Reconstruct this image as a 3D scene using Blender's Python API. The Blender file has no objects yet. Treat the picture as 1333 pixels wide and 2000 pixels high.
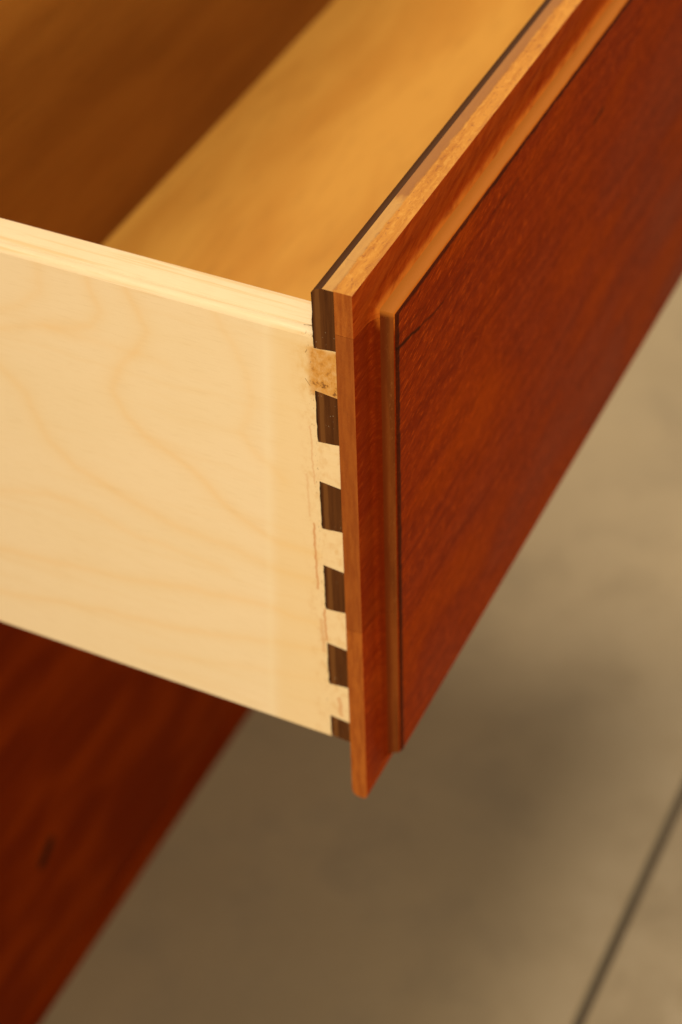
import bpy, bmesh, math, random
from mathutils import Matrix, Vector, noise as mnoise
random.seed(4)
MM = 0.001
scene = bpy.context.scene
col = scene.collection

# ------------------------------------------------------------------ camera
cam_data = bpy.data.cameras.new("camera")
cam = bpy.data.objects.new("camera", cam_data)
col.objects.link(cam)
rot = Matrix(((0.43216518, 0.62106346, -0.65384512),
              (-0.90136675, 0.27516167, -0.33440101),
              (-0.02777113, 0.73387072, 0.67872124)))
cam.matrix_world = Matrix.Translation(Vector((-289.788, -153.074, 240.809)) * MM) @ rot.to_4x4()
cam_data.sensor_fit = 'VERTICAL'
cam_data.sensor_height = 36.0
cam_data.sensor_width = 24.0
cam_data.lens = 4018.47 / 2000 * 36.0
cam_data.clip_start = 0.01
cam_data.clip_end = 60
cam_data.dof.use_dof = True
cam_data.dof.focus_distance = 0.420
cam_data.dof.aperture_fstop = 13.0
scene.camera = cam

# ------------------------------------------------------------------ light
world = bpy.data.worlds.new("World")
scene.world = world
world.use_nodes = True
bg = world.node_tree.nodes["Background"]
bg.inputs[0].default_value = (1.0, 0.91, 0.74, 1)
bg.inputs[1].default_value = 0.39


def area_lamp(name, loc, target, size, power, colour):
    ld = bpy.data.lights.new(name, 'AREA')
    ld.shape = 'DISK'
    ld.size = size
    ld.energy = power
    ld.color = colour
    o = bpy.data.objects.new(name, ld)
    col.objects.link(o)
    o.location = loc
    d = Vector(target) - Vector(loc)
    o.rotation_euler = d.to_track_quat('-Z', 'Y').to_euler()
    return o


area_lamp("window_lamp", (-1.04, -0.54, 0.225), (0.05, 0.0, -0.08), 0.31, 13.2, (1.0, 0.84, 0.58))
area_lamp("ceiling_lamp", (1.42, -0.12, 1.78), (0.2, 0.0, -0.2), 0.46, 31, (1.0, 0.83, 0.57))
area_lamp("ceiling_lamp", (1.08, 0.52, 2.02), (0.1, 0.0, -0.2), 0.55, 24, (1.0, 0.83, 0.57))

scene.view_settings.view_transform = 'Standard'
scene.view_settings.look = 'None'
scene.view_settings.exposure = 0.0
scene.view_settings.gamma = 1.0


# ------------------------------------------------------------------ node helper
class NT:
    def __init__(self, name):
        self.m = bpy.data.materials.new(name)
        self.m.use_nodes = True
        self.t = self.m.node_tree
        self.n = self.t.nodes
        self.b = self.n["Principled BSDF"]
        tc = self.n.new("ShaderNodeTexCoord")
        self.co = tc.outputs["Object"]
        sx = self.n.new("ShaderNodeSeparateXYZ")
        self.t.links.new(self.co, sx.inputs[0])
        k = 1 / MM
        self.x = self.math('MULTIPLY', sx.outputs[0], k)     # millimetres
        self.y = self.math('MULTIPLY', sx.outputs[1], k)
        self.z = self.math('MULTIPLY', sx.outputs[2], k)

    def put(self, sock, v):
        if hasattr(v, "is_output") or isinstance(v, bpy.types.NodeSocket):
            self.t.links.new(v, sock)
        else:
            sock.default_value = v

    def math(self, op, a, b=0.0, c=0.0, clamp=False):
        n = self.n.new("ShaderNodeMath")
        n.operation = op
        n.use_clamp = clamp
        self.put(n.inputs[0], a)
        self.put(n.inputs[1], b)
        self.put(n.inputs[2], c)
        return n.outputs[0]

    def add(self, a, b): return self.math('ADD', a, b)
    def sub(self, a, b): return self.math('SUBTRACT', a, b)
    def mul(self, a, b): return self.math('MULTIPLY', a, b)

    def vec(self, x, y, z):
        n = self.n.new("ShaderNodeCombineXYZ")
        for s, v in zip(n.inputs, (x, y, z)):
            self.put(s, v)
        return n.outputs[0]

    def scaled(self, sx, sy, sz, ox=0.0, oy=0.0, oz=0.0):
        return self.vec(self.math('MULTIPLY_ADD', self.x, sx, ox),
                        self.math('MULTIPLY_ADD', self.y, sy, oy),
                        self.math('MULTIPLY_ADD', self.z, sz, oz))

    def noise(self, v, scale=1.0, detail=3.0, rough=0.55, dist=0.0):
        n = self.n.new("ShaderNodeTexNoise")
        self.put(n.inputs["Vector"], v)
        n.inputs["Scale"].default_value = scale
        n.inputs["Detail"].default_value = detail
        n.inputs["Roughness"].default_value = rough
        n.inputs["Distortion"].default_value = dist
        return n.outputs[0]

    def ss(self, v, lo, hi, a=0.0, b=1.0):
        n = self.n.new("ShaderNodeMapRange")
        n.interpolation_type = 'SMOOTHSTEP'
        self.put(n.inputs[0], v)
        n.inputs[1].default_value = lo
        n.inputs[2].default_value = hi
        n.inputs[3].default_value = a
        n.inputs[4].default_value = b
        return n.outputs[0]

    def mix(self, f, a, b, mode='MIX'):
        n = self.n.new("ShaderNodeMix")
        n.data_type = 'RGBA'
        n.blend_type = mode
        self.put(n.inputs[0], f)
        ca, cb = [s for s in n.inputs if s.type == 'RGBA']
        self.put(ca, a if not isinstance(a, tuple) else (*a, 1))
        self.put(cb, b if not isinstance(b, tuple) else (*b, 1))
        return [s for s in n.outputs if s.type == 'RGBA'][0]

    def seg(self, u, v, p0, p1):
        """distance in the (u, v) plane to a segment"""
        dx, dy = p1[0] - p0[0], p1[1] - p0[1]
        L = dx * dx + dy * dy
        t = self.math('MULTIPLY', self.add(self.mul(self.sub(u, p0[0]), dx), self.mul(self.sub(v, p0[1]), dy)), 1 / L, clamp=True)
        ex = self.sub(self.sub(u, p0[0]), self.mul(t, dx))
        ey = self.sub(self.sub(v, p0[1]), self.mul(t, dy))
        return self.math('SQRT', self.add(self.mul(ex, ex), self.mul(ey, ey)))

    def bump(self, h, strength, dist_mm):
        n = self.n.new("ShaderNodeBump")
        n.inputs["Strength"].default_value = strength
        n.inputs["Distance"].default_value = dist_mm * MM
        self.put(n.inputs["Height"], h)
        self.t.links.new(n.outputs[0], self.b.inputs["Normal"])

    def done(self, colour, rough=0.5, coat=0.0, coat_rough=0.2, spec=0.3, tint=None):
        self.put(self.b.inputs["Base Color"], colour)
        self.put(self.b.inputs["Roughness"], rough)
        self.b.inputs["Coat Weight"].default_value = coat
        self.b.inputs["Coat Roughness"].default_value = coat_rough
        self.b.inputs["Specular IOR Level"].default_value = spec
        if tint: self.b.inputs["Specular Tint"].default_value = (*tint, 1)
        return self.m


# ------------------------------------------------------------------ materials
GRAIN = [
    ([(65.3, -14.5), (65.7, -22.4), (70.4, -27.8), (79.9, -31.5)], 1.6, .30),
    ([(53.1, -14.2), (50.5, -23.1), (53.6, -27.3), (64.7, -31.8), (82.2, -37.9)], 1.6, .42),
    ([(64.7, -31.8), (56.0, -31.4), (45.0, -32.0), (35.4, -32.2)], 1.2, .22),
    ([(43.6, -13.9), (41.2, -19.6), (39.3, -24.9), (42.5, -31.2), (48.2, -38.4), (50.8, -44.8), (47.1, -50.6),
      (41.4, -55.7), (32.0, -61.1), (21.5, -69.8), (13.1, -74.1), (1.6, -75.7)], 1.7, .50),
    ([(22.7, -14.6), (19.1, -20.5), (16.1, -26.7), (15.4, -35.1), (18.0, -44.8), (14.1, -50.4), (8.4, -54.8)], 1.6, .36),
    ([(83.3, -44.1), (74.2, -52.5), (69.6, -65.5), (63.8, -71.0), (52.4, -74.5), (38.7, -79.3), (26.1, -81.4), (4, -84)], 2.0, .46),
    ([(90.8, -87.7), (72.2, -83.3), (58.8, -83.8), (48.6, -87.0), (25, -90)], 1.3, .36),
    ([(94.4, -107.6), (85.3, -106.7), (72.7, -106.1), (58.8, -104.0), (38.8, -100.2), (24.9, -98.0), (12.8, -97.2), (3.0, -97.3)], 1.4, .48),
    ([(97.2, -123.9), (77.1, -121.1), (61.9, -117.5), (40.1, -114.7), (19.0, -110.1), (0.0, -105.8)], 1.3, .46),
    ([(51.4, -127.6), (33.8, -123.6), (2.4, -116.0)], 1.1, .28),
]


def mat_maple():
    m = NT("pale_maple")
    # growth lines of the flat-sawn face, faint and soft
    at = m.n.new("ShaderNodeAttribute")
    at.attribute_name = "growth_line"
    wz = m.mul(m.sub(m.noise(m.scaled(0, .07, .07, 8, 1, 5), 1.0, 3, .55), .5), 5.0)
    c = m.mix(m.mul(at.outputs["Fac"], .72), (.83, .650, .42), (.80, .47, .145))
    fine = m.noise(m.vec(0.0, m.mul(m.y, .02), m.mul(m.add(m.z, m.mul(wz, .6)), .33)), 1.0, 3, .55)
    c = m.mix(m.ss(fine, .5, .72, 0, .16), c, (.75, .49, .20))
    # soft broad tone drift and short rays / fibre flecks
    drift = m.noise(m.scaled(.02, .02, .05), 1.0, 2, .5)
    c = m.mix(m.ss(drift, .35, .75, 0, .22), c, (.77, .60, .35))
    fib = m.noise(m.scaled(2.2, .16, 2.2), 1.0, 3, .6)
    c = m.mix(m.ss(fib, .50, .72, 0, .22), c, (.66, .47, .24))
    fleck = m.noise(m.scaled(5, .9, 5.0), 1.0, 2, .6)
    c = m.mix(m.ss(fleck, .58, .74, 0, .22), c, (.92, .80, .58))
    # yellowed strip by the joint, beyond a pressed vertical line
    wob = m.mul(m.sub(m.noise(m.scaled(.0, .3, .25), 1, 2), .5), 1.2)
    edge = m.sub(m.add(m.y, m.mul(m.add(m.z, 22), .045)), m.add(10.2, wob))
    face = m.ss(m.x, .35, .8, 1, 0)
    c = m.mix(m.mul(m.mul(m.ss(edge, -2.6, 1.2, .34, 0), face), 1.0), c, (.77, .52, .21))
    c = m.mix(m.mul(m.mul(m.ss(m.math('ABSOLUTE', m.sub(edge, .9)), 0, 1.6, .22, 0), face), 1.0), c, (.86, .71, .46))
    # glue and stain smears close to the pins
    near = m.mul(m.ss(m.y, 2.2, 5.5, 1, 0), face)
    blot = m.noise(m.scaled(.3, .42, .30, 4, 9, 2), 1.0, 5, .65)
    c = m.mix(m.mul(m.mul(near, m.ss(blot, .45, .72)), .40), c, (.62, .33, .10))
    top_tail = m.mul(m.mul(m.ss(m.z, -30.5, -27.5), m.ss(m.z, -16, -17.2)), m.mul(m.ss(m.y, .2, 2.0, 1, 0), face))
    halo = m.mul(m.mul(m.ss(m.z, -34, -24), m.ss(m.z, -15.2, -17.5)), m.mul(m.ss(m.y, .5, 8.5, 1, 0), face))
    c = m.mix(m.mul(halo, m.ss(blot, .3, .7, .15, .6)), c, (.70, .42, .13))
    b2 = m.noise(m.scaled(.5, .75, .60, 1, 5, 2), 1.0, 5, .7)
    c = m.mix(m.mul(top_tail, m.ss(b2, .30, .60, .55, .95)), c, (.57, .25, .038))
    c = m.mix(m.mul(m.mul(top_tail, m.ss(b2, .55, .66, 0, .9)), m.ss(m.z, -20, -27, .3, 1)), c, (.17, .065, .018))
    # dark crumbs along the shoulder line and long red-brown drag marks
    crumbs = m.noise(m.scaled(1, 2.3, 1.0, 0, 3, 1), 1.0, 3, .7)
    line_d = m.ss(m.math('ABSOLUTE', m.sub(m.y, .5)), 0, 1.7, 1, 0)
    c = m.mix(m.mul(m.mul(line_d, face), m.ss(crumbs, .59, .68, 0, .62)), c, (.22, .10, .035))
    nz = m.mul(m.sub(m.noise(m.scaled(.3, .3, .45), 1, 3), .5), 1.1)
    for y0, z0, z1, w, st in ((1.9, -66, -86, .45, .75), (.35, -92, -102, .40, .85), (1.2, -96, -106, .9, .35),
                              (1.6, -38, -54, .35, .35), (-2.6, -121, -126.5, .9, .55), (3.0, -52, -64, .5, .25)):
        d = m.seg(m.add(m.y, nz), m.z, (y0, z0), (y0 - .3, z1))
        c = m.mix(m.mul(m.ss(d, 0, w, st, 0), face), c, (.55, .20, .055))
    for (ya, za), (yb, zb) in (((2.2, -25.3), (1.2, -26.8)), ((1.5, -17.6), (1.9, -18.4))):
        d = m.seg(m.y, m.z, (ya, za), (yb, zb))
        c = m.mix(m.mul(m.ss(d, .03, .13, .7, 0), face), c, (.2, .09, .03))
    # scuffs on the top arris at the joint
    tp = m.mul(m.ss(m.z, -15.0, -13.9), m.ss(m.y, .3, 3.5, 1, 0))
    c = m.mix(m.mul(tp, m.ss(crumbs, .56, .62, 0, .85)), c, (.2, .09, .03))
    for p0, p1, w in (((9.3, -.3), (7.0, 2.4), .28), ((3.6, -.3), (2.7, 3.2), .22), ((6.0, -.2), (5.6, .9), .3)):
        c = m.mix(m.mul(m.ss(m.z, -15.0, -14.2), m.ss(m.seg(m.x, m.add(m.y, m.mul(wob, .5)), p0, p1), .02, w, .8, 0)), c, (.16, .07, .025))
    # straw streaks along the top edge
    st = m.noise(m.vec(m.mul(m.x, .9), m.mul(m.y, .018), 4.0), 1.0, 4, .6)
    ontop = m.ss(m.z, -15.2, -14.3)
    c = m.mix(m.mul(ontop, m.ss(st, .50, .62, 0, .6)), c, (.72, .47, .20))
    hgt = m.add(m.mul(fib, .6), m.mul(fleck, .4))
    m.bump(hgt, .30, .14)
    rgh = m.ss(m.noise(m.scaled(.4, .12, .4), 1, 3), .3, .7, .36, .52)
    return m.done(c, rgh, .22, .28)


def mat_cherry(name, base, deep, light, seed=0.0, mark=None, rough=.46, coat=.0, axis='x', flame=.6, board=False, wave=14):
    """stained cherry: fibre streaks along one axis, short flame flecks, soft tonal clouds"""
    m = NT(name)
    if axis == 'x':
        a, b, cc = (.012, .55, .55), (.09, .75, .75), (.30, 1.7, 1.7)
    else:
        a, b, cc = (.55, .55, .012), (1.1, 1.1, .10), (2.6, 2.6, .25)
    warp = m.mul(m.sub(m.noise(m.scaled(.012, .02, .02, seed), 1, 2), .5), wave)
    v = m.vec(m.mul(m.x, a[0]), m.mul(m.y, a[1]), m.mul(m.add(m.z, warp), a[2]))
    s1 = m.noise(v, 1.0, 4, .6)
    v2 = m.vec(m.math('MULTIPLY_ADD', m.x, b[0], seed), m.mul(m.y, b[1]), m.mul(m.add(m.z, m.mul(m.x, -.20)), b[2]))
    s2 = m.noise(v2, 1.0, 4, .65)
    v3 = m.vec(m.math('MULTIPLY_ADD', m.x, cc[0], seed), m.mul(m.y, cc[1]), m.mul(m.add(m.z, m.mul(m.x, -.30)), cc[2]))
    s3 = m.noise(v3, 1.0, 3, .7)
    cl = m.noise(m.scaled(.018, .05, .045, seed, 2, 3), 1.0, 2, .5)
    c = m.mix(m.ss(s1, .36, .66, 0, .75), base, deep)
    c = m.mix(m.ss(cl, .42, .70, 0, .55), c, light)
    c = m.mix(m.ss(s2, .54, .74, 0, .55 * flame), c, light)
    c = m.mix(m.ss(s2, .46, .28, 0, .55 * flame), c, deep)
    c = m.mix(m.ss(s3, .54, .68, 0, .9 * flame), c, tuple(min(1, q * 1.45) for q in light))
    c = m.mix(m.ss(s3, .45, .30, 0, .75 * flame), c, tuple(q * .45 for q in deep))
    if mark:
        c = mark(m, c)
    if board:
        c = m.mix(m.mul(m.ss(m.z, -11.7, -11.5), m.ss(s2, .3, .7, .1, .7)), c, light)
        mid = m.mul(m.ss(m.z, -96.0, -95.9), m.ss(m.z, -11.7, -11.5, 1, 0))
        c = m.mix(m.mul(mid, .40), c, tuple(q * .7 for q in deep))
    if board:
        # darker in the upright cove, more orange along the top one
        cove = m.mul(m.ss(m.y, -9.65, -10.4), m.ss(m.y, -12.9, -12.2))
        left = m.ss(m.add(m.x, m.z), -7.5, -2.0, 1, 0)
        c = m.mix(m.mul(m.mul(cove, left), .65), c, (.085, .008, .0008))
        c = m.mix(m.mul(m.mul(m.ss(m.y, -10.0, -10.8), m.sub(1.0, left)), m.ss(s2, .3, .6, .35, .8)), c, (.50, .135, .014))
    m.bump(m.add(m.mul(s3, .6), m.mul(s2, .4)), .30, .12)
    return m.done(c, m.ss(cl, .3, .7, rough - .06, rough + .08), coat, .22, .025, (1.0, .42, .14))


def face_marks(m, c):
    wob = m.mul(m.sub(m.noise(m.scaled(.15, .15, .15), 1, 3), .5), 2.0)
    zz = m.add(m.z, wob)
    for p0, p1, w, s in (((9.5, -19.4), (20.5, -21.6), .8, .85), ((20.5, -21.6), (33, -23.6), .6, .55),
                         ((33, -23.6), (46, -22.6), .5, .25), ((10, -17.0), (24, -18.2), .7, .25),
                         ((126, -33.2), (132, -32.2), .9, .85), ((60, -18), (75, -18.6), .7, .35)):
        c = m.mix(m.ss(m.seg(m.x, zz, p0, p1), .05, w, s, 0), c, (.012, .004, .002))
    # burnished dark outline where the edge of the face was sanded
    e = m.math('MINIMUM', m.sub(m.x, 10.3), m.sub(-11.0, m.z))
    n = m.noise(m.scaled(.3, .3, .3), 1, 4, .7)
    c = m.mix(m.ss(m.add(e, m.mul(m.sub(n, .5), 1.3)), .0, .75, .85, 0), c, (.020, .006, .003))
    return c


def knot_mark(m, c):
    wob = m.mul(m.sub(m.noise(m.scaled(.08, .08, .08), 1, 3), .5), 5.0)
    c = m.mix(m.ss(m.seg(m.x, m.add(m.z, wob), (69, -350.5), (75, -346)), .5, 4.2, .95, 0), c, (.010, .006, .004))
    return c


MAT_SIDE = mat_maple()
MAT_FACE = mat_cherry("stained_cherry_face", (.240, .0225, .0004), (.150, .0105, .0003), (.35, .047, .0014), 1.3, face_marks, flame=.78)
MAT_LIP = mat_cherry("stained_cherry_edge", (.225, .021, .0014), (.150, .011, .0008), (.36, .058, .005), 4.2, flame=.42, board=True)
MAT_CASE = mat_cherry("stained_cherry_case", (.135, .0130, .0005), (.092, .0075, .0003), (.22, .028, .0010), 8.8, knot_mark, .48, .0, flame=.10, wave=5)


def mat_end():
    """left ends of the front boards: paler brown end grain"""
    m = NT("cherry_end_grain")
    s = m.noise(m.scaled(.8, .9, .10, 2, 2, 2), 1, 4, .6)
    t = m.noise(m.scaled(3, 4.5, 3.0), 1, 3, .7)
    c = m.mix(m.ss(s, .35, .68), (.38, .105, .014), (.27, .062, .008))
    c = m.mix(m.ss(t, .55, .75, 0, .45), c, (.52, .20, .045))
    c = m.mix(m.ss(t, .42, .25, 0, .5), c, (.16, .04, .010))
    mid = m.mul(m.ss(m.z, -96.0, -95.9), m.ss(m.z, -11.7, -11.5, 1, 0))
    c = m.mix(m.mul(mid, .45), c, (.22, .050, .008))
    # arched rings in the middle board
    r = m.math('SQRT', m.add(m.math('POWER', m.sub(m.y, -2), 2), m.math('POWER', m.mul(m.add(m.z, 80), .42), 2)))
    ring = m.math('FRACT', m.mul(m.add(r, m.mul(s, 1.2)), .55))
    c = m.mix(m.mul(m.ss(ring, .75, .97), .12), c, (.17, .045, .010))
    m.bump(t, .25, .10)
    return m.done(c, .46, .05, .25, .12)


def mat_raw():
    """unstained top edge of the front: orange scraped wood, grey-brown film toward the inside"""
    m = NT("scraped_cherry_top")
    s = m.noise(m.scaled(.05, .8, .8, 3, 1, 1), 1, 4, .6)
    t = m.noise(m.scaled(.42, .95, .95), 1, 5, .68, .8)
    c = m.mix(m.ss(s, .35, .7), (.58, .245, .038), (.45, .165, .022))
    c = m.mix(m.ss(t, .50, .66, 0, .55), c, (.68, .33, .070))
    c = m.mix(m.ss(t, .45, .32, 0, .75), c, (.30, .10, .025))
    nz = m.mul(m.sub(m.noise(m.scaled(.35, .5, .3), 1, 4, .65), .5), 3.0)
    inner = m.ss(m.add(m.y, m.mul(nz, .55)), -5.2, -4.5)
    beyond = m.ss(m.add(m.x, m.mul(nz, 2.0)), 33, 37)
    c = m.mix(m.mul(m.mul(inner, beyond), .85), c, (.31, .125, .040))
    c = m.mix(m.mul(m.mul(inner, m.sub(1.0, beyond)), .60), c, (.52, .30, .105))
    m.bump(m.add(t, m.mul(s, .4)), .45, .14)
    return m.done(c, m.ss(t, .3, .7, .45, .65), .0, .3, .10)


def mat_wall():
    """outward wall of the raised face: slightly greyed, darker at its foot, more orange along the top"""
    m = NT("cherry_step")
    s = m.noise(m.scaled(.04, .6, .04, 3, 1, 1), 1, 4, .6)
    t = m.noise(m.scaled(.8, 3, .8), 1, 3, .7)
    c = m.mix(m.ss(s, .35, .7), (.180, .046, .008), (.110, .026, .005))
    c = m.mix(m.ss(t, .55, .75, 0, .4), c, (.30, .11, .03))
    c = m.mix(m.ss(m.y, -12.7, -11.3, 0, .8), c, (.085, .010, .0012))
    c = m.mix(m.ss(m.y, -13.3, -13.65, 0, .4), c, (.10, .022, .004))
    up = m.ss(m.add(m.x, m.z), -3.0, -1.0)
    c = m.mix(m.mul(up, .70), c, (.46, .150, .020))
    return m.done(c, .55, .0, .25, .05, (1.0, .65, .35))


def mat_pin():
    m = NT("stained_end_grain_pin")
    s = m.noise(m.scaled(.5, 1.1, .06, 5, 2, 1), 1, 3, .6)
    t = m.noise(m.scaled(2.5, 3.5, 2.2), 1, 4, .7)
    c = m.mix(m.ss(s, .35, .7), (.098, .032, .0075), (.062, .019, .0045))
    c = m.mix(m.ss(t, .56, .75, 0, .6), c, (.12, .045, .014))
    wob = m.mul(m.sub(m.noise(m.scaled(.2, .5, .10), 1, 2), .5), .8)
    stripe = m.ss(m.math('ABSOLUTE', m.add(m.y, m.add(1.35, wob))), .35, .75, 1, 0)
    c = m.mix(m.mul(stripe, .75), c, (.165, .062, .015))
    c = m.mix(m.ss(m.y, -.55, -.15, 0, .8), c, (.020, .007, .003))
    # bright nicks
    nick = m.noise(m.scaled(1.5, 3.5, 1.3, 9, 1, 7), 1, 1, .5)
    c = m.mix(m.ss(nick, .765, .78, 0, .8), c, (.75, .6, .42))
    m.bump(m.add(t, s), .5, .15)
    return m.done(c, .5, .0, .2, .10)


def mat_dark_edge():
    m = NT("dark_stained_arris")
    s = m.noise(m.scaled(.06, 1.5, 1.5), 1, 4, .6)
    return m.done(m.mix(s, (.095, .036, .011), (.055, .019, .006)), .5, .0, .3, .12)


def mat_inside(name, a, b, seed):
    m = NT(name)
    warp = m.noise(m.scaled(.006, .012, .012, seed), 1, 2, .5)
    s = m.noise(m.vec(m.mul(m.x, .010), m.math('MULTIPLY_ADD', m.y, .055, m.mul(warp, 3)), m.mul(m.z, .055)), 1, 3, .55)
    t = m.noise(m.scaled(.06, .5, .5, seed), 1, 4, .6)
    c = m.mix(m.ss(s, .35, .68), a, b)
    c = m.mix(m.ss(t, .5, .75, 0, .35), c, tuple(q * .7 for q in b))
    # faint elongated dark blemish in the board
    d = m.seg(m.x, m.y, (262, 62), (286, 66))
    c = m.mix(m.ss(d, 1, 7, .35, 0), c, (.34, .14, .04))
    m.bump(t, .12, .12)
    return m.done(c, .45, .05, .25, .15)


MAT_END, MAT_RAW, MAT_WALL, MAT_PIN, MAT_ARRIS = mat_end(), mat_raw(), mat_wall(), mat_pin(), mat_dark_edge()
MAT_BOTTOM = mat_inside("varnished_plywood", (.63, .318, .056), (.545, .248, .036), 2.0)
MAT_BACK = mat_inside("varnished_back", (.31, .120, .017), (.25, .088, .011), 6.0)


def mat_floor():
    m = NT("worn_concrete")
    n1 = m.noise(m.scaled(.006, .006, .006, 2.3, 4.1), 1, 4, .55)
    n2 = m.noise(m.scaled(.03, .03, .03), 1, 4, .6)
    n3 = m.noise(m.scaled(.35, .35, .35), 1, 4, .65)
    c = m.mix(m.ss(n1, .35, .68), (.325, .248, .150), (.275, .210, .128))
    c = m.mix(m.ss(n2, .45, .72, 0, .45), c, (.225, .174, .112))
    c = m.mix(m.ss(n3, .5, .8, 0, .3), c, (.38, .30, .195))
    m.bump(m.add(n3, n2), .25, .6)
    return m.done(c, m.ss(n2, .3, .7, .42, .62), 0, .2, .4)


MAT_FLOOR = mat_floor()
mg = NT("dirty_joint")
MAT_GROUT = mg.done(mg.mix(mg.noise(mg.scaled(.1, .1, .1)), (.075, .060, .045), (.13, .105, .08)), .9)


# ------------------------------------------------------------------ mesh helper
def link(name, bm, mats, parent=None, smooth=None):
    bmesh.ops.recalc_face_normals(bm, faces=bm.faces[:])
    me = bpy.data.meshes.new(name)
    for v in bm.verts:
        v.co *= MM
    bm.to_mesh(me)
    bm.free()
    for mt in (mats if isinstance(mats, (list, tuple)) else [mats]):
        me.materials.append(mt)
    if smooth is not None:
        me.shade_smooth()
        me.set_sharp_from_angle(angle=math.radians(smooth))
    o = bpy.data.objects.new(name, me)
    col.objects.link(o)
    o.parent = parent
    return o


def tag(o, label=None, cat=None, kind=None):
    if label: o["label"] = label
    if cat: o["category"] = cat
    if kind: o["kind"] = kind
    return o


def empty(name, label, cat):
    o = bpy.data.objects.new(name, None)
    o.empty_display_size = .02
    col.objects.link(o)
    return tag(o, label, cat)


def box_bm(x0, x1, y0, y1, z0, z1, bev=.4, seg=2):
    bm = bmesh.new()
    vs = [bm.verts.new((x, y, z)) for x in (x0, x1) for y in (y0, y1) for z in (z0, z1)]
    for f in ((0, 1, 3, 2), (4, 6, 7, 5), (0, 4, 5, 1), (2, 3, 7, 6), (0, 2, 6, 4), (1, 5, 7, 3)):
        bm.faces.new([vs[i] for i in f])
    if bev:
        bmesh.ops.bevel(bm, geom=bm.edges[:], offset=bev, segments=seg, affect='EDGES', profile=.5)
    return bm


def extrude_poly(bm, pts, fn, a, b, caps=(True, True)):
    """prism of the 2D outline pts between parameter a and b; fn(u, v, t) -> xyz"""
    A = [bm.verts.new(fn(u, v, a)) for u, v in pts]
    B = [bm.verts.new(fn(u, v, b)) for u, v in pts]
    n = len(pts)
    fs = [bm.faces.new((A[i], A[(i + 1) % n], B[(i + 1) % n], B[i])) for i in range(n)]
    if caps[0]: bm.faces.new(A)
    if caps[1]: bm.faces.new(B[::-1])
    return fs


# ------------------------------------------------------------------ sizes (mm)
FLOOR_Z = -425.0
WIDTH = 440.0           # drawer box width
SIDE_T = 10.8
SIDE_TOP, BOX_BOT = -13.6, -135.6
PIN_Y, LIP_Y, FACE_Y = -5.1, -9.2, -14.2
LIP_TOP, LIP_BOT = -0.95, -154.6
Z0, PITCH, HP = -9.77, 25.0, 6.87
BACK_Y = 145.0
SIDE_END = 235.0

# ------------------------------------------------------------------ floor
floor = empty("floor", "worn beige concrete floor with a dark straight joint", "floor")
del floor["category"]
floor["kind"] = "structure"
xs = [-2300, -1100, 100 - 400, 900, 2100, 3300]
ys = [-1830, -1230, -630, -28.0 - 0, 572, 1172]
link("joint_bed", box_bm(xs[0], xs[-1], ys[0], ys[-1], FLOOR_Z - 20, FLOOR_Z - 3.0, 0), MAT_GROUT, floor)
G = 1.7
slab = None
for i in range(len(xs) - 1):
    for j in range(len(ys) - 1):
        link("floor_slab", box_bm(xs[i] + G, xs[i + 1] - G, ys[j] + G, ys[j + 1] - G, FLOOR_Z - 15, FLOOR_Z, 1.0, 2),
             MAT_FLOOR, floor)

# ------------------------------------------------------------------ chest
chest = empty("chest", "red-brown stained cherry chest standing on the concrete floor behind the open drawer", "chest")
CX0, CX1, CY = -40.0, WIDTH + 40.0, 156.0
link("side_wall", box_bm(CX0, CX0 + 20, CY + 4, CY + 400, FLOOR_Z, 30, 1), MAT_CASE, chest)
link("side_wall", box_bm(CX1 - 20, CX1, CY + 4, CY + 400, FLOOR_Z, 30, 1), MAT_CASE, chest)
link("top_board", box_bm(CX0 - 8, CX1 + 8, CY - 6, CY + 408, 30.1, 50, 3, 3), MAT_CASE, chest)
link("back_board", box_bm(CX0 + 20.1, CX1 - 20.1, CY + 390, CY + 399, FLOOR_Z, 30, 0), MAT_CASE, chest)
link("top_rail", box_bm(CX0 + 20.1, CX1 - 20.1, CY + 4, CY + 22, 6, 29.9, 1), MAT_CASE, chest)
link("drawer_runner", box_bm(CX0 + 20.1, 14, CY + 22.2, CY + 389, -150, -136.2, .5), MAT_CASE, chest)
link("drawer_runner", box_bm(WIDTH - 14, CX1 - 20.1, CY + 22.2, CY + 389, -150, -136.2, .5), MAT_CASE, chest)
link("middle_rail", box_bm(CX0 + 20.1, CX1 - 20.1, CY + 4, CY + 22, -165, -141, 1), MAT_CASE, chest)
link("front_panel", box_bm(CX0 + 4, CX1 - 4, CY, CY + 18, -412.5, -168, 1.2, 2), MAT_CASE, chest)
# base rail with a rounded upper bead
bm = bmesh.new()
pts = [(CY + 20, FLOOR_Z + .2), (CY - .3, FLOOR_Z + .2)]
for k in range(9):
    a = math.radians(180 - k * 18)
    pts.append((CY + 4.0 + 4.3 * math.cos(a) * (1 if k else 1), -417.5 + 4.3 * math.sin(a)))
pts.append((CY + 20, -413.2))
extrude_poly(bm, pts, lambda u, v, t: (t, u, v), CX0 + 2, CX1 - 2)
link("base_rail", bm, MAT_CASE, chest, 40)

# ------------------------------------------------------------------ drawer
drawer = empty("drawer", "open drawer with pale maple side, dark dovetail pins and moulded red-brown front", "drawer")


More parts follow.
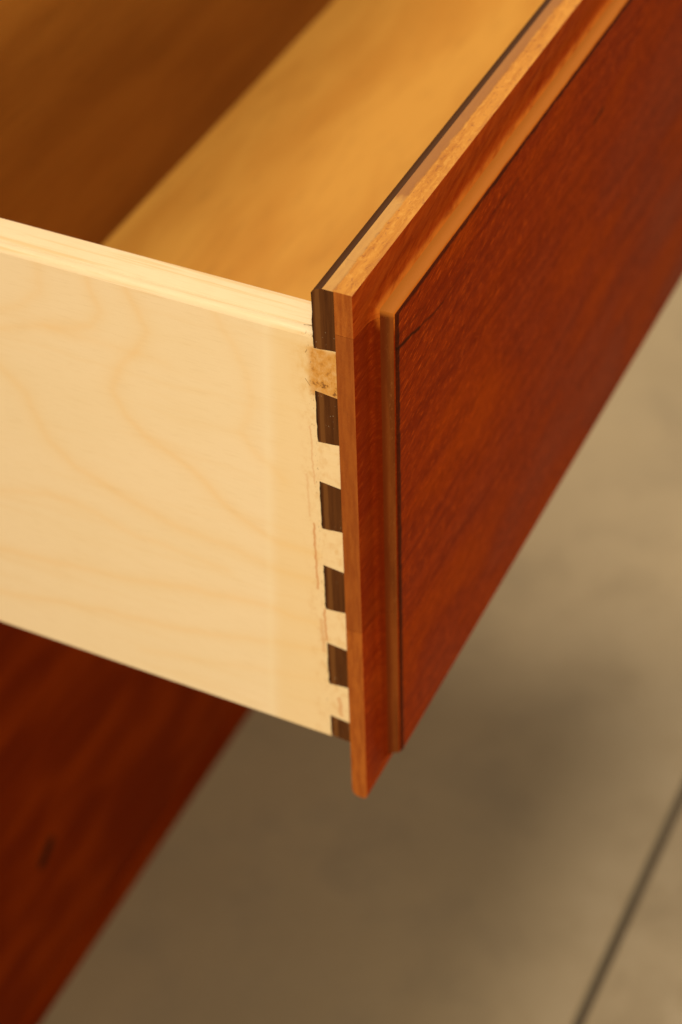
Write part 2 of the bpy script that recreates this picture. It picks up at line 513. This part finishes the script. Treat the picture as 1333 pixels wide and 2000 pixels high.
def rounded_side(x0, x1, z0, z1, ro, ri, outer_low=True):
    """cross-section of a drawer side in (x, z): outer top arris rounded by ro, inner by ri"""
    pts = [(x0 + .3, z0), (x0, z0 + .3)] if outer_low else [(x0 + .3, z0), (x0, z0 + .3)]
    for k in range(6):
        a = math.radians(142 - 10.4 * k)
        pts.append((x0 + ro * (math.cos(a) - math.cos(math.radians(142))) * 1.25, z1 - ro + ro * math.sin(a) - .05))
    pts += [(x0 + 2.75, z1 - .06), (x0 + 2.95, z1 - .13), (x0 + 3.15, z1)]
    for k in range(6):
        a = math.radians(90 - 18 * k)
        pts.append((x1 - ri + ri * math.cos(a), z1 - ri + ri * math.sin(a)))
    pts += [(x1, z0 + .3), (x1 - .3, z0)]
    return pts


def pin_span(k):
    zc = Z0 - PITCH * k
    return zc + HP, zc - HP


TAPER = .55
def growth(y, z):
    """how strongly a growth line of the board colours this point of its outer face"""
    n = mnoise.noise_vector(Vector((y * .06, z * .06, 3.3)))
    n2 = mnoise.noise_vector(Vector((y * .22, z * .22, 9.1)))
    y, z = y + n.x * 1.6 + n2.x * .5, z + n.y * 1.6 + n2.y * .5
    out = 0.0
    for pts, w, st in GRAIN:
        d = 1e9
        for (ay, az), (by, bz) in zip(pts, pts[1:]):
            dy, dz = by - ay, bz - az
            t = max(0.0, min(1.0, ((y - ay) * dy + (z - az) * dz) / (dy * dy + dz * dz)))
            d = min(d, math.hypot(y - ay - t * dy, z - az - t * dz))
        out += st * (.45 * math.exp(-(d / (w * .55)) ** 2) + .40 * math.exp(-(d / (w * 1.7)) ** 2))
    return min(1.0, out)


bm = bmesh.new()
fs = extrude_poly(bm, rounded_side(0, SIDE_T, BOX_BOT, SIDE_TOP, 1.7, 1.0), lambda u, v, t: (u, t, v), 0.0, SIDE_END)
bmesh.ops.delete(bm, geom=[fs[1]], context='FACES_ONLY')       # the outer face is a fine grid that carries the growth lines
lay = bm.verts.layers.float.new("growth_line")
gz0, gz1, NY, NZ = BOX_BOT + .3, SIDE_TOP - 1.7 + 1.7 * math.sin(math.radians(142)) - .05, 140, 160
ygrid = [100.0 * i / NY for i in range(NY + 1)] + [SIDE_END]
grid = []
for yy in ygrid:
    c_ = []
    for j in range(NZ + 1):
        v = bm.verts.new((0.0, yy, gz0 + (gz1 - gz0) * j / NZ))
        v[lay] = growth(yy, v.co.z) if yy <= 100 else 0.0
        c_.append(v)
    grid.append(c_)
for c0, c1 in zip(grid, grid[1:]):
    for j in range(NZ):
        bm.faces.new((c0[j], c0[j + 1], c1[j + 1], c1[j]))
for k in range(5):      # tails, flush with the board and flaring towards the front
    ztop = pin_span(k)[1] - .05
    zbot = pin_span(k + 1)[0] + .05
    q = [(0.0, ztop), (0.0, zbot), (PIN_Y + .04, zbot - TAPER), (PIN_Y + .04, ztop + TAPER)]
    A = [bm.verts.new((0, y, z)) for y, z in q]
    for v in A: v[lay] = .5 * growth(v.co.y, v.co.z)
    B = [bm.verts.new((SIDE_T, y, z)) for y, z in q]
    bm.faces.new(A)
    bm.faces.new(B[::-1])
    for i in (1, 2, 3):
        bm.faces.new((A[i], A[(i + 1) % 4], B[(i + 1) % 4], B[i]))
tag(link("side_panel", bm, MAT_SIDE, drawer, 28), "pale maple side with wavy grain and dovetail tails")
bm = bmesh.new()
extrude_poly(bm, [(WIDTH - u, v) for u, v in rounded_side(0, SIDE_T, BOX_BOT, SIDE_TOP, 1.7, 1.0)],
             lambda u, v, t: (u, t, v), PIN_Y + .04, SIDE_END)
link("side_panel", bm, MAT_SIDE, drawer, 50)
link("back_panel", box_bm(SIDE_T + .05, WIDTH - SIDE_T - .05, BACK_Y, BACK_Y + 11, BOX_BOT + 2, SIDE_TOP - 1, .5), MAT_BACK, drawer)
link("bottom_panel", box_bm(SIDE_T - 4, WIDTH - SIDE_T + 4, .02, BACK_Y - .02, -129.0, -123.6, 0), MAT_BOTTOM, drawer)

# front: core board with the dark inner arris, pins, three moulded boards, veneered face
core_prof = [(PIN_Y + .02, -1.15), (-2.5, -1.15), (-1.5, -1.42), (-.55, -1.95), (0.0, -2.75), (0.0, BOX_BOT), (PIN_Y + .02, BOX_BOT)]


def core_mesh(prof, x0, x1):
    b = bmesh.new()
    fs = extrude_poly(b, prof, lambda u, v, t: (t, u, v), x0, x1)
    return b, fs


bm, fs = core_mesh(core_prof, SIDE_T + .03, WIDTH - SIDE_T - .03)
for i, f in enumerate(fs):
    f.material_index = 0 if i == 0 else (1 if i in (1, 2, 3) else 2)
front = link("drawer_front", bm, [MAT_RAW, MAT_ARRIS, MAT_BOTTOM], drawer)
tag(front, "moulded red-brown front board with orange scraped top edge")
for k in range(6):
    a, b_ = pin_span(k)
    n = 3 if k == 5 else 13
    zb = BOX_BOT + .6 if k == 5 else b_
    jag = [(random.uniform(-.10, .12), (a if k else -3.6) + (zb - (a if k else -3.6)) * i / n) for i in range(n + 1)]
    jag[-1] = (-.25, jag[-1][1])
    low = [(-1.7, b_ + .16 + random.uniform(-.1, .1)), (-3.4, b_ + .36 + random.uniform(-.1, .1))]
    if k == 0:
        prof = core_prof[:5] + jag[4:] + low + [(PIN_Y + .02, b_ + TAPER)]
    elif k == 5:
        prof = [(PIN_Y + .02, a - TAPER), (-2.5, a - .3)] + jag + [(PIN_Y + .02, BOX_BOT + .3)]
    else:
        prof = [(PIN_Y + .02, a - TAPER), (-3.2, a - .42 + random.uniform(-.1, .1)), (-1.5, a - .15 + random.uniform(-.1, .1))] + jag + low + [(PIN_Y + .02, b_ + TAPER)]
    for s in (0, 1):
        p = bmesh.new()
        x0, x1 = (-.03, SIDE_T) if s == 0 else (WIDTH - SIDE_T, WIDTH)
        fs = extrude_poly(p, prof, lambda u, v, t: (t, u, v), x0, x1)
        for f in p.faces: f.material_index = 0
        if k == 0:
            fs[0].material_index = 1
            for i in (1, 2, 3): fs[i].material_index = 2
        if s == 0 or k == 0:
            link("dovetail_pin", p, [MAT_PIN, MAT_RAW, MAT_ARRIS], front)
        else:
            p.free()

# moulded boards: sweep the edge profile round the rectangle, then part it along two glue lines
prof = [(.0, -PIN_Y, 2.2), (.0, 5.35, 1.2), (.0, 5.8, .5), (.0, 6.4, .12), (.0, 7.0, .0), (.0, 8.2, .05), (.0, 8.8, .35), (.10, 9.05, .75), (.35, 9.20, 1.4),
        (5.2, 9.55, 5.2)]
for k in range(1, 11):       # cove
    a = math.radians(86 * k / 10)
    prof.append((5.2 + 4.25 * math.sin(a), 9.55 + 3.9 * (1 - math.cos(a))))
prof += [(9.50, 13.30), (9.62, 13.52), (9.88, 13.68)]
prof = [q if len(q) == 3 else (q[0], q[1], q[0]) for q in prof]
EX = .15


def ring_mesh(prof, cap_back=True):
    b = bmesh.new()
    rings = []
    for m_, h, mb in prof:
        x0, x1, z0, z1 = -EX + m_, WIDTH + EX - m_, LIP_BOT + mb, LIP_TOP - m_
        rings.append([b.verts.new(p) for p in ((x0, -h, z0), (x1, -h, z0), (x1, -h, z1), (x0, -h, z1))])
    for r0, r1 in zip(rings, rings[1:]):
        for i in range(4):
            b.faces.new((r0[i], r0[(i + 1) % 4], r1[(i + 1) % 4], r1[i]))
    b.faces.new(rings[0][::-1])
    b.faces.new(rings[-1])
    return b


def moulded_board(zlo, zhi):
    b = ring_mesh(prof)
    for zc, up in ((zhi, True), (zlo, False)):
        if zc is None: continue
        g = b.verts[:] + b.edges[:] + b.faces[:]
        r = bmesh.ops.bisect_plane(b, geom=g, plane_co=(0, 0, zc), plane_no=(0, 0, 1 if up else -1), clear_outer=True)
        ed = [e for e in r["geom_cut"] if isinstance(e, bmesh.types.BMEdge)]
        bmesh.ops.edgeloop_fill(b, edges=ed)
    b.normal_update()
    bmesh.ops.recalc_face_normals(b, faces=b.faces[:])
    for f in b.faces:
        n, c = f.normal, f.calc_center_median()
        f.material_index = 0
        if n.z > .7 and c.y > -9.2: f.material_index = 1          # scraped top edge
        elif abs(n.x) > .8 and c.y > -9.2: f.material_index = 2      # end grain
        elif c.y < -11.2 and abs(n.y) < .8: f.material_index = 3     # step up to the face
    return b


SEAM1, SEAM2 = -11.6, -96.0
for zlo, zhi, lab in ((SEAM1 + .03, None, "orange-topped strip along the upper edge"), (SEAM2 + .03, SEAM1 - .03, None),
                      (None, SEAM2 - .03, None)):
    b = moulded_board(zlo, zhi)
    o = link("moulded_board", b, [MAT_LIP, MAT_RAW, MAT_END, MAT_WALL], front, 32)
    if lab: tag(o, lab)
b = ring_mesh([(q, h, q) for q, h in ((9.95, 13.45), (9.95, 13.92), (10.1, 14.12), (10.45, 14.2))])
tag(link("face_veneer", b, MAT_FACE, front, 32), "glossy dark red-brown veneered face with dark marks")
